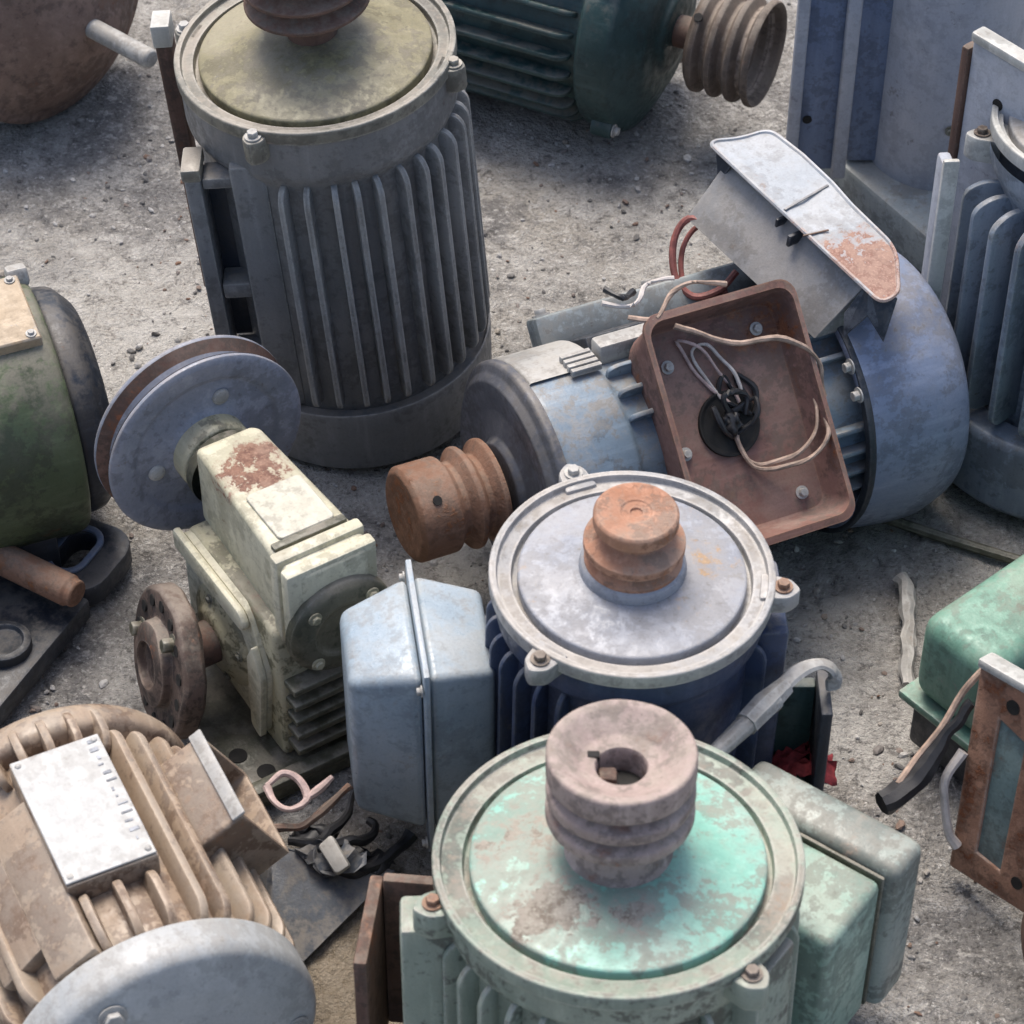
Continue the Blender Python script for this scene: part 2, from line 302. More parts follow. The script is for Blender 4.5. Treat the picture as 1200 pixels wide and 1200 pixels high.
def smooth_path(pts, n=6):
    P = [Vector(p) for p in pts]; P = [P[0]*2-P[1]]+P+[P[-1]*2-P[-2]]; out = []
    for i in range(1, len(P)-2):
        a, b, c, d = P[i-1:i+3]
        for k in range(n):
            t = k/n; out.append(.5*((2*b)+(-a+c)*t+(2*a-5*b+4*c-d)*t*t+(-a+3*b-3*c+d)*t**3))
    out.append(P[-2]); return out
def tube(pts, r, seg=8, n=6, bm=None, flat=1.):
    bm = bm or bmesh.new(); P = smooth_path(pts, n) if n > 1 else [Vector(p) for p in pts]; prev = None; N = len(P)
    rr = r if isinstance(r, (list, tuple)) else [r, r]
    up = Vector((0, 0, 1))
    for i, p in enumerate(P):
        d = (P[min(i+1, N-1)]-P[max(i-1, 0)]).normalized()
        s = d.cross(up)
        if s.length < .05: s = d.cross(Vector((1, 0, 0)))
        s.normalize(); u = s.cross(d); q = i/(N-1)*(len(rr)-1); k = min(int(q), len(rr)-2); rad = rr[k]*(1-q+k)+rr[k+1]*(q-k)
        ring = [bm.verts.new(p+s*rad*cos(2*pi*j/seg)+u*rad*flat*sin(2*pi*j/seg)) for j in range(seg)]
        if prev:
            for j in range(seg): bm.faces.new((prev[j], prev[(j+1) % seg], ring[(j+1) % seg], ring[j]))
        else: bm.faces.new(ring[::-1])
        prev = ring
    bm.faces.new(prev); bmesh.ops.recalc_face_normals(bm, faces=bm.faces); return bm
def sheet(verts, faces, th, b=.0012):
    bm = bmesh.new(); V = [bm.verts.new(v) for v in verts]
    for f in faces: bm.faces.new([V[i] for i in f])
    bmesh.ops.recalc_face_normals(bm, faces=bm.faces)
    bmesh.ops.solidify(bm, geom=bm.faces[:], thickness=th); bev(bm, b, 2, 40); return bm
def join(*bms):
    out = bmesh.new()
    for b in bms:
        me = bpy.data.meshes.new('t'); b.to_mesh(me); out.from_mesh(me); bpy.data.meshes.remove(me); b.free()
    return out
def xf(bm, m): bmesh.ops.transform(bm, matrix=m, verts=bm.verts); return bm
def dent(bm, amp, sc, seed=0):
    for v in bm.verts:
        v.co += noise.noise_vector(v.co*sc+Vector((seed, seed*2, 3)))*amp
    return bm

def mesh(name, bm, mat, sharp=38):
    for f in bm.faces: f.smooth = True
    for e in bm.edges: e.smooth = not (len(e.link_faces) != 2 or e.calc_face_angle(0) > R_(sharp))
    me = bpy.data.meshes.new(name); bm.to_mesh(me); bm.free(); me.materials.append(M[mat] if isinstance(mat, str) else mat); return me
def obj(name, bm, mat, parent=None, m=I4, sharp=38):
    me = bm if isinstance(bm, bpy.types.Mesh) else mesh(name, bm, mat, sharp)
    o = bpy.data.objects.new(name, me); C.objects.link(o); o.parent = parent; o.matrix_local = m; return o
def thing(name, label, cat, loc, group=None):
    o = bpy.data.objects.new(name, None); C.objects.link(o); o.location = loc; o.empty_display_size = .05
    o['label'] = label; o['category'] = cat
    if group: o['group'] = group
    return o
def tag(o, label, cat, group=None):
    o['label'] = label; o['category'] = cat
    if group: o['group'] = group
    return o

# ------------------------------------------------------------------ shared parts of a motor
def hexbolt(r=.006, h=.005):
    return join(lathe([(0, 0), (r*1.5, 0), (r*1.5, .0015), (0, .0015)], 16, 0), prism([(r*cos(k*pi/3), r*sin(k*pi/3)) for k in range(6)], .0015, .0015+h, .0006, 1))
BOLT = {}
def bolt(parent, m, r=.006, h=.005, mat='steel'):
    k = (r, h, mat)
    if k not in BOLT: BOLT[k] = mesh('bolt', hexbolt(r, h), mat)
    return obj('bolt', BOLT[k], mat, parent, m)
def fin_mesh(L, h, t, mat, foot=.006, round_=.014):
    """cooling rib: runs along z, stands out along x"""
    pr = rnd([(-foot, 0), (h*.75, 0), (h, round_*.8), (h, L-round_), (h*.55, L), (-foot, L)], round_, 4)
    bm = prism([(p[0], p[1]) for p in pr], -t/2, t/2, t*.3, 2)
    return mesh('fin', xf(bm, Matrix(((1, 0, 0, 0), (0, 0, 1, 0), (0, 1, 0, 0), (0, 0, 0, 1)))), mat)
def fins(parent, X, R, z0, L, h, t, angs, mat):
    me = fin_mesh(L, h, t, mat)
    for a in angs: obj('fin', me, mat, parent, X @ RZ(a) @ T(R, 0, z0))
def end_shield(parent, X, R, z, mat_rim, mat_disc, d=.79, dome=.008, hub=.3, lip=.007):
    """rim with raised lip, then a stepped disc; top lip at height z"""
    s = obj('end_shield', lathe([(R*.9, z-.016), (R, z-.015), (R, z), (R-.0015, z+.001), (R-lip, z+.001), (R-lip-.001, z-.006), (R*d+.006, z-.006), (R*d+.005, z-.016), (R*.3, z-.016), (0, z-.016)], 96, .0012), mat_rim, parent, X)
    obj('bearing_cover', lathe([(R*d, z-.0175), (R*d, z-.004), (R*d-.002, z-.0025), (R*(d+hub)/2, z-.0025+dome*.45), (R*hub+.012, z+dome*.85), (R*hub, z+dome), (0, z+dome)], 96, .0025), mat_disc, parent, X)
    return s
def lug(parent, X, R, a, z, mat, w=.03, out=.022, h=.03):
    l = obj('lug', prism(rnd([(-.012, -w/2), (out*.6, -w/2*.8), (out, 0), (out*.6, w/2*.8), (-.012, w/2)], .006, 3), -h, 0, .003, 2), mat, parent, X @ RZ(a) @ T(R, 0, z))
    bolt(l, T(out*.35, 0, .0005) @ RZ(a*1.3), .0062, .006, ('steel', 'rust', 'brown_iron', mat, 'steel', 'darkrust')[int(abs(a)*7) % 6]); return l
def pulley_profile(R, z0, pitch, n, depth, flange=.004):
    """grooved outer profile from z0 upwards"""
    p = [(R, z0)]; z = z0
    for k in range(n):
        z += flange; p.append((R, z)); g = pitch-flange
        p += [(R-depth, z+g*.38), (R-depth, z+g*.62)]; z += g; p.append((R, z))
    p.append((R, z+flange)); return p, z+flange

# ================================================================== SETTING
def ground():
    def axis(lo, hi, step, far):
        a = []; x = lo
        while x <= hi+1e-6: a.append(x); x += step
        e = [.1, .25, .5, 1, 2, 4, 8, 16, 30]
        return [lo-k for k in reversed(e)]+a+[hi+k for k in e]
    xs = axis(-.95, .95, .011, 30); ys = axis(-1.2, 1.35, .011, 30)
    vs = []
    for y in ys:
        for x in xs:
            p = Vector((x, y, 0)); z = 0
            if abs(x) < 1.1 and -1.4 < y < 1.5:
                z = .006*noise.noise(p*5)+.004*noise.noise(p*17)+.0035*noise.noise(p*48)+.0015*noise.noise(p*90)
            vs.append((x, y, z-.003))
    nx = len(xs); fs = [(j*nx+i, j*nx+i+1, (j+1)*nx+i+1, (j+1)*nx+i) for j in range(len(ys)-1) for i in range(nx-1)]
    me = bpy.data.meshes.new('ground'); me.from_pydata(vs, [], fs); me.materials.append(ground_mat())
    for p in me.polygons: p.use_smooth = True
    o = bpy.data.objects.new('ground', me); C.objects.link(o); o['kind'] = 'structure'
    # loose gravel
    b = bmesh.new(); bmesh.ops.create_icosphere(b, subdivisions=1, radius=1)
    bv = [v.co.copy() for v in b.verts]; bf = [tuple(v.index for v in f.verts) for f in b.faces]; b.free()
    V, Fc = [], []; rg = random.Random(3)
    for i in range(9000):
        x = rg.uniform(-.8, .8); y = rg.uniform(-1.0, 1.2)
        dens = noise.noise(Vector((x*4, y*4, 9)))
        if dens < rg.uniform(-.3, .5): continue
        s = rg.choice((.8, 1, 1, 1.3, 1.6, 2.2))*rg.uniform(.0012, .0028); o0 = len(V)
        q = Matrix.Rotation(rg.uniform(0, 6.28), 3, 'Z') @ Matrix.Rotation(rg.uniform(0, 1), 3, 'X')
        sc = Vector((rg.uniform(.8, 1.6), rg.uniform(.7, 1.1), rg.uniform(.45, .8)))
        zz = .006*noise.noise(Vector((x, y, 0))*5)+.004*noise.noise(Vector((x, y, 0))*17)-.003
        for v in bv:
            k = 1+.25*rg.uniform(-1, 1); V.append(q @ Vector((v.x*sc.x*k, v.y*sc.y*k, v.z*sc.z*k))*s+Vector((x, y, zz+s*.35)))
        Fc += [tuple(o0+j for j in f) for f in bf]
    me = bpy.data.meshes.new('gravel'); me.from_pydata(V, [], Fc); me.materials.append(gravel_mat())
    g = bpy.data.objects.new('gravel', me); C.objects.link(g); g['kind'] = 'stuff'
    g['label'] = 'loose grey and buff gravel scattered over the yard'; g['category'] = 'gravel'
ground()

# ================================================================== A  charcoal motor, standing, top left
def motor_a():
    t = thing('electric_motor', 'tall charcoal ribbed motor standing on end with khaki dusty top disc', 'motor', (-.178, .214, 0), 'electric motors laid out in the yard')
    X = T(0, 0, .006) @ RY(-4.2) @ RX(1.5); R = .155; H = .512
    obj('fan_cover', lathe([(0, 0), (R*.9, 0), (R*1.0, .012), (R*1.03, .088), (R*1.03, .102), (R*1.015, .102), (R*1.0, .095), (R*.86, .095)], 96, .004), 'a_body', t, X)
    obj('body', lathe([(R*.80, .05), (R*.92, .10), (R*.92, H-.085), (R*.985, H-.066), (R*.98, H-.012)], 96, .006), 'a_body', t, X)
    fins(t, X, R*.92, .112, H-.112-.078, .0195, .0072, [a+1.0*sin(a*1.7) for a in range(-104, 112, 10)], 'a_fin')
    end_shield(t, X, R, H, 'a_rim', 'a_disc', d=.83, dome=.02, hub=.34)
    for a in (-112, -15, 72, 160): lug(t, X, R*.97, a, H-.006, 'a_rim')
    # shaft and pulley
    obj('shaft', lathe([(.028, H-.005), (.028, H+.12), (0, H+.12)], 40, .002), 'darkrust', t, X)
    p, ze = pulley_profile(.069, H+.062, .024, 3, .017)
    obj('pulley', lathe([(.03, H+.05), (.046, H+.052)]+p+[(.03, ze), (.03, H+.05)], 64, .0012), 'darkrust', t, X)
    # upright foot castings on the left: a near one with two pockets, a far one with a rusty bar
    f = obj('foot', box(-.176, -.158, -.128, -.088, .165, .435, .003), 'a_body', t, X @ T(.030, 0, 0))
    for z0, z1 in ((.165, .180), (.262, .283), (.420, .4345)): obj('web', box(-.1575, -.124, -.124, -.092, z0, z1, .003), 'a_body', f)
    obj('rail', box(-.125, -.085, -.134, -.085, .10, .455, .005), 'a_body', f)
    obj('pocket_shade_back', box(-.1605, -.085, -.0915, -.087, .18, .42, .001), 'black', f)  # black sheet painting the shade inside the two pockets
    obj('foot_cap', box(-.178, -.156, -.130, -.086, .4355, .452, .003), 'a_rim', f)
    g = obj('foot', box(-.176, -.158, .09, .13, .13, .44, .003), 'a_body', t, X @ T(.02, 0, 0))
    for z0, z1 in ((.13, .145), (.26, .28), (.425, .4395)): obj('web', box(-.1575, -.08, .094, .126, z0, z1, .003), 'a_body', g)
    p = obj('skid_bar', box(-.196, -.1775, .085, .115, .13, .49, .002), 'darkrust', t, X @ T(.004, 0, -.03)); p['label'] = 'rusty flat bar bolted along the foot'
    obj('bar_end', box(-.1975, -.176, .0835, .1165, .4905, .52, .002), 'l_rim', p)
motor_a()

# ================================================================== B  blue motor in the middle
def motor_b():
    t = thing('electric_motor', 'blue motor standing on end with lavender grey disc and orange rusty pulley', 'motor', (.108, -.463, 0), 'electric motors laid out in the yard')
    X = RY(1.0) @ RX(.5); R = .137; H = .38
    obj('fan_cover', lathe([(0, 0), (R*.9, 0), (R, .012), (R*1.02, .08), (R*1.0, .088), (R*.9, .088)], 80, .004), 'b_body', t, X)
    obj('body', lathe([(R*.86, .06), (R*.88, .09), (R*.88, H-.06), (R*.95, H-.05), (R*.955, H-.012)], 80, .005), 'b_body', t, X)
    fins(t, X, R*.88, .10, H-.10-.055, .019, .0055, list(range(118, 242, 11))+[-20, -8, 4, 16, 28, 40, 60, 72, 84], 'b_body')
    end_shield(t, X, R, H, 'b_rim', 'b_disc', d=.80, dome=.006, hub=.36)
    for a in (-128, -7, 112): lug(t, X, R*.98, a, H-.002, 'b_rim', .034, .028, .022)
    obj('shaft', lathe([(.02, H), (.02, H+.07), (0, H+.07)], 32, .002), 'b_pul', t, X)
    Pz = H+.0065
    obj('pulley', lathe([(0, Pz), (.042, Pz), (.047, Pz+.005), (.047, Pz+.014), (.039, Pz+.022), (.0485, Pz+.029), (.0485, Pz+.037), (.030, Pz+.046), (.030, Pz+.053), (.0405, Pz+.059), (.0405, Pz+.071), (.038, Pz+.074), (.015, Pz+.074), (.014, Pz+.0725), (.006, Pz+.0725), (.0055, Pz+.070), (0, Pz+.070)], 64, .0009), 'b_pul', t, X)
    obj('collar', lathe([(.03, H+.004), (.052, H+.0055), (.050, H+.016), (.0465, H+.018)], 48, .002), 'b_disc', t, X)
    # terminal box on the left: back half, flange plate, domed lid
    bx = T(-.200, .0, 0) @ RZ(8)
    tb = obj('terminal_box', box(-.115, .115, -.072, .072, 0, .066, .008, 3, taper=(.86, .80), m=T(.0035, 0, .185) @ RY(90)), 'b_box', t, bx)
    obj('gasket_flange', box(-.0030, .0030, -.080, .080, .050, .312, .0015), 'b_box', tb)
    l = obj('terminal_lid', box(-.115, .115, -.072, .072, 0, .070, .010, 3, taper=(.84, .70), m=T(-.0035, 0, .185) @ RY(-90)), 'b_box', t, bx)
    for y, z in ((-.077, .06), (-.077, .29), (.077, .29)): bolt(l, T(-.0045, y, z) @ RY(-90), .004, .004)
    obj('box_neck', box(.070, .115, -.045, .045, .11, .26, .004), 'b_body', tb)
    # foot rail with hanging dark bracket on the right
    f = obj('foot', box(.13, .195, -.02, .03, .01, .12, .006), 'b_body', t, X @ RZ(0))
    obj('foot_rib', box(.118, .150, -.045, .055, .02, .335, .006), 'b_body', t, X @ RZ(3))
motor_b()

# ================================================================== C  green motor in front
def motor_c():
    t = thing('electric_motor', 'mint green motor nearest the camera with mauve rusty bored pulley', 'motor', (.0928, -.824, 0), 'electric motors laid out in the yard')
    X = RX(-5.0); R = .163; H = .36
    obj('fan_cover', lathe([(0, 0), (R*.9, 0), (R, .012), (R*1.02, .08), (R*1.0, .088), (R*.9, .088)], 80, .004), 'c_box', t, X)
    obj('body', lathe([(R*.86, .06), (R*.88, .09), (R*.88, H-.06), (R*.95, H-.05), (R*.955, H-.012)], 80, .005), 'c_rim', t, X)
    fins(t, X, R*.88, .10, H-.155, .02, .006, list(range(-44, 30, 11))+list(range(60, 150, 11))+list(range(200, 300, 11)), 'c_rim')
    end_shield(t, X, R, H, 'c_rim', 'c_disc', d=.80, dome=.010, hub=.34)
    for a in (-50, -163, 76): lug(t, X, R*.97, a, H-.008, 'c_rim', .036, .03, .03)
    z = H+.004
    obj('pulley_hub', lathe([(.052, z-.003), (.045, z+.012), (.044, z+.04), (.05, z+.054), (.0, z+.054)], 56, .004), 'c_pul', t, X)
    p, ze = pulley_profile(.0645, z+.050, .0245, 2, .010, .011)
    pu = obj('pulley', dent(lathe([(.03, z+.048), (.060, z+.048)]+p+[(.0645, ze+.012), (.062, ze+.0145), (.055, ze+.013), (.036, ze-.002), (.0225, ze-.004), (.0215, ze-.01), (.0215, z+.053)], 72, .002), .0005, 38), 'c_pul', t, X)
    obj('shaft_stub', lathe([(.0212, z+.04), (.0212, ze-.03), (.016, ze-.028), (0, ze-.028)], 32, .002), 'hole', t, X)
    obj('bore_plug', dent(box(-.009, .006, -.006, .010, ze-.032, ze-.012, .003), .002, 90), 'darkrust', pu, T(-.010, -.002, 0))
    obj('keyway', box(-.029, -.018, .009, .017, ze-.022, ze-.0025, .001), 'hole', pu)
    # terminal box to the right, turned towards the back
    X2 = RZ(54)
    tb = obj('terminal_box', box(.12, .212, -.150, .012, .06, .255, .009, 3), 'c_box', t, X2)
    obj('gasket', box(.2125, .217, -.150, .012, .06, .256, .003), 'oily', tb)
    l = obj('terminal_lid', box(.2175, .270, -.162, .019, .053, .264, .012, 4), 'c_lid', t, X2)
    # left foot: an angle bracket
    f = obj('foot', box(-.235, -.222, -.05, .06, .02, .225, .003), 'darkrust', t, X @ RZ(-6) @ T(0, .02, 0))
    obj('web', box(-.2215, -.13, .046, .058, .03, .232, .003), 'darkrust', f)
    obj('foot_rib', box(-.192, -.14, -.045, .0, .06, .318, .005), 'c_rim', t, X @ RZ(2))
    obj('foot_rib', box(.125, .165, -.03, .03, .06, .33, .006), 'c_rim', t, X @ RZ(-35))
motor_c()

# ================================================================== D  lying motor with open box
D_AZ = 26; D_O = Vector((-.003, -.116, .157))
def motor_d():
    t = thing('electric_motor', 'steel blue motor lying on its side with open rusty terminal box', 'motor', (.2, 0, 0), 'electric motors laid out in the yard')
    ax = (az(D_AZ)+Vector((0, 0, -.045))).normalized(); hz = Vector((sin(R_(D_AZ)), -cos(R_(D_AZ)), 0))
    n = Vector((0, 0, 1))*cos(R_(46))+hz*sin(R_(46))
    # local frame: z along the axis away from the shaft end, x out through the terminal box
    X = basis(D_O-t.location, n, ax); R = .138
    obj('end_shield', lathe([(0, -.012), (.05, -.012), (.055, -.004), (.085, .0), (R*.86, -.004), (R*.92, .004), (R*.98, .007), (R, .010), (R, .018), (R*.95, .02)], 80, .002), 'd_end', t, X)
    obj('body', lathe([(R*.96, .017), (R*.97, .022), (R*.97, .10), (R*.93, .106), (R*.93, .40), (R*.6, .41)], 80, .003), 'd_body', t, X)
    fins(t, X, R*.92, .105, .285, .016, .006, [-41, -28, -15, 20, 31, 42, 53, 64, 75, 86, 97, 108, 119, 130], 'd_body')
    # cast band at the shaft end, pads along the upper side
    obj('cast_band', lathe([(R*.965, .0185), (R*.995, .0205), (R*.995, .10), (R*.985, .104), (R*.9, .104)], 80, .003, a0=R_(-140), a1=R_(-47)), 'steel', t, X)
    for k, z in enumerate((-.013, -.004, .005, .014)): obj('pad_rib', box(R*.99, R*1.045, z-.003, z+.003, .066, .102, .001), 'steel', t, X @ RZ(-50))
    obj('pad_rail', box(R*.92, R*1.10, -.014, .010, .108, .34, .004), 'steel', t, X @ RZ(-54))
    # foot rail along the back; a black plate paints the shaded hollow beside the body
    f = obj('foot', box(.128, .168, -.045, -.012, .085, .40, .005), 'kbase', t, X @ RZ(-88))
    obj('hollow_shade_plate', box(.09, .134, -.011, .050, .112, .38, .004), 'black', f)
    for z in (.10, .235, .37): bolt(f, T(.1685, -.028, z) @ RY(90), .007, .006)
    # pulley
    obj('shaft', lathe([(.022, -.08), (.022, 0)], 32, .002), 'darkrust', t, X)
    pu = obj('pulley', dent(lathe([(0, -.126), (.022, -.126), (.048, -.128), (.0545, -.123), (.0545, -.080), (.044, -.072), (.044, -.066), (.058, -.058), (.058, -.052), (.045, -.044), (.045, -.038), (.060, -.030), (.060, -.024), (.03, -.020), (.0, -.020)], 64, .002), .0005, 38), 'rust', t, X)
    obj('set_screw_hole', lathe([(0, .002), (.0052, .002), (.0052, -.004), (0, -.004)], 16, 0), 'hole', pu, RZ(-8) @ T(.054, 0, -.104) @ RY(90))
    # terminal box: tapered open tray
    bw, bh, dp, zc = .180, .262, .062, .215
    def ring(s, r, x): return [Vector((x, -q[1], zc+q[0])) for q in rrect(bw*s, bh*s, r)]
    bm = bmesh.new()
    stations = [ring(.90, .03, .10), ring(.985, .020, .180), ring(1.03, .020, .182), ring(1.03, .020, .187), ring(.965, .018, .188), ring(.90, .016, .150), ring(.87, .016, .146)]
    prev = None
    for s_ in stations:
        cur = [bm.verts.new(p) for p in s_]
        if prev:
            for i in range(len(cur)): bm.faces.new((prev[i], prev[(i+1) % len(cur)], cur[(i+1) % len(cur)], cur[i]))
        prev = cur
    bm.faces.new(prev); bmesh.ops.recalc_face_normals(bm, faces=bm.faces)
    tb = obj('terminal_box', bm, 'rustbox', t, X)
    obj('cable_hole', lathe([(0, .0015), (.03, .0015), (.034, .004), (.036, .004), (.036, -.002)], 40, .001), 'hole', tb, T(.1465, .0, zc-.008) @ RY(90))
    b = bmesh.new(); bmesh.ops.create_icosphere(b, subdivisions=3, radius=1)
    for v in b.verts: v.co = (Vector((v.co.x*.7, v.co.y*1.1, v.co.z*.8))+noise.noise_vector(v.co*2.2)*.5)*.013
    obj('cable_bundle', b, 'wire_blk', tb, T(.154, .0, zc-.008), 60)
    for y, z in ((.085, -.066), (-.02, -.074), (-.105, .06), (.1, .06)):
        bolt(tb, T(.1465, -y*.9, zc+z*.9) @ RY(90), .005, .006)
    # loose leads inside the box and over its edge
    def W(pts, r, mat): obj('lead', dent(tube([(max(x, .150), -y, zc+z) for x, y, z in pts], [r*.8, r*.62, r*.85, r*.6, r*.75], 7), .0045, 30, r*1e4), mat, tb)
    W([(.185, .118, -.055), (.194, .085, .0), (.196, .07, .06), (.188, .04, .095), (.17, -.0, .098)], .0042, 'wire_tan')
    W([(.17, -.0, .09), (.185, -.04, .085), (.175, -.06, .05), (.155, -.05, .0), (.135, .0, -.005)], .0038, 'wire_tan')
    W([(.17, .01, .09), (.18, -.03, .075), (.17, -.052, .045), (.15, -.045, .0), (.13, .01, 0)], .0034, 'wire_tan')
    W([(.128, .02, .01), (.15, .05, .0), (.16, .085, -.02), (.15, .1, -.04), (.14, .06, -.03), (.13, .02, .0)], .0028, 'wire_pink')
    W([(.128, .03, .015), (.15, .06, .01), (.155, .09, -.01), (.145, .08, -.03), (.13, .03, -.01)], .0028, 'wire_wht')
    W([(.128, .02, .0), (.145, .0, .02), (.15, .03, .03), (.14, .05, .015), (.13, .02, .02)], .004, 'wire_blk')
    W([(.128, .01, .01), (.15, .03, -.01), (.14, .05, .0), (.13, .03, .01)], .004, 'wire_blk')
    W([(.150, .0, -.008), (.165, .03, -.012), (.160, .028, .012), (.152, .005, .012)], .0045, 'wire_blk')
    W([(.150, -.01, -.002), (.17, .0, .015), (.165, .02, .022), (.152, .012, .0)], .0042, 'wire_blk')
    W([(.150, .01, -.02), (.168, .018, -.026), (.164, -.008, -.024), (.152, -.014, -.01)], .0040, 'wire_blk')
    W([(.18, .14, -.10), (.187, .13, -.075), (.18, .15, -.05), (.188, .155, -.02), (.18, .145, .02)], .004, 'wire_tan')
    W([(.17, .16, -.12), (.18, .15, -.09), (.175, .17, -.07), (.18, .165, -.04)], .0038, 'wire_wht')
    W([(.165, .165, -.08), (.178, .16, -.10), (.17, .175, -.115)], .005, 'wire_blk')
    # fan cover: big sheet bell at the far end
    fc = obj('fan_cover', dent(lathe([(.150, .365), (.160, .365), (.168, .42), (.170, .455), (.158, .497), (.120, .520), (.06, .528), (0, .53)], 80, .012, 4), .003, 9), 'd_cov', t, X)
    obj('cover_edge', lathe([(.150, .3655), (.1615, .3645), (.1625, .370), (.161, .373)], 80, .001), 'black', fc)
    for y in (-8, 4): bolt(fc, RZ(y) @ T(.156, 0, .3635) @ RY(180), .006, .007)
motor_d()

# ================================================================== lid lifted off the open box
def box_lid():
    o = Vector((.350, .118, .362)); t = thing('terminal_box_lid', 'chalky grey sheet lid with rust at one end lying on the fan cover', 'lid', (o.x, o.y, 0))
    X = basis(o-t.location, az(-54), (0, 0, 1)) @ RX(-2) @ RY(5) @ Matrix.Diagonal((.93, 1, 1, 1))   # x long way, y across to the back right
    # top plate with up-turned rim and rounded far corner
    out = [(-.165, -.050), (.168, -.056), (.166, -.030), (.11, .008), (.0, .022), (-.10, .026), (-.142, .024), (-.152, -.012)]
    pl = [(p[0], p[1]) for p in rnd(out, .022, 5, True)]
    top = obj('flange_plate', dent(prism(pl, 0, .004, .001, 1), .007, 11, 2), 'd_lid', t, X)
    rim = [(p[0], p[1], .004) for p in pl]; rim.append(rim[0])
    obj('rolled_rim', dent(tube(rim, .0026, 6, 1), .007, 11, 2), 'd_lid', top)
    obj('seam', box(-.022, -.019, -.05, .020, .004, .0062, .0005), 'd_lidside', top, RZ(6))
    obj('seam', box(.045, .047, -.052, -.02, .004, .006, .0005), 'darkrust', top, RZ(-14))
    # flared skirt under the plate
    side = obj('skirt', sheet([(-.135, -.040, -.006), (.125, -.044, -.006), (.115, -.094, -.068), (-.128, -.096, -.064), (-.140, .01, -.006), (-.145, .01, -.066), (.125, .0, -.006), (.130, .0, -.07)], [(0, 1, 2, 3), (0, 3, 5, 4), (1, 6, 7, 2)], .003), 'd_lidside', t, X @ T(0, 0, -.003))
    obj('crease', box(-.018, -.014, -.060, -.040, -.014, -.003, .001), 'black', side)
    obj('crease', box(.012, .017, -.066, -.040, -.018, -.003, .001), 'black', side)
    obj('open_end_shade', sheet([(.125, -.04, -.004), (.165, -.03, -.004), (.178, -.05, -.05), (.150, -.055, -.03), (.140, -.075, -.06), (.128, -.07, -.035)], [(0, 1, 2, 3), (0, 3, 4, 5)], .003), 'black', t, X)  # black jagged sheet standing for the dark inside the open lid end
    obj('flange_gap_shade', sheet([(-.155, -.045, -.002), (-.120, -.045, -.002), (-.128, -.055, -.036)], [(0, 1, 2)], .003), 'black', t, X)  # black triangle painting the shade in the gap under the flange
box_lid()

def wire_thing(name, label, cat, pts, r, mat, seg=8, kink=0):
    c = Vector((sum(p[0] for p in pts)/len(pts), sum(p[1] for p in pts)/len(pts), 0))
    bm = tube([Vector(p)-c for p in pts], r, seg)
    if kink: dent(bm, kink, 45, len(label))
    o = obj(name, bm, mat); o.location = c; return tag(o, label, cat)

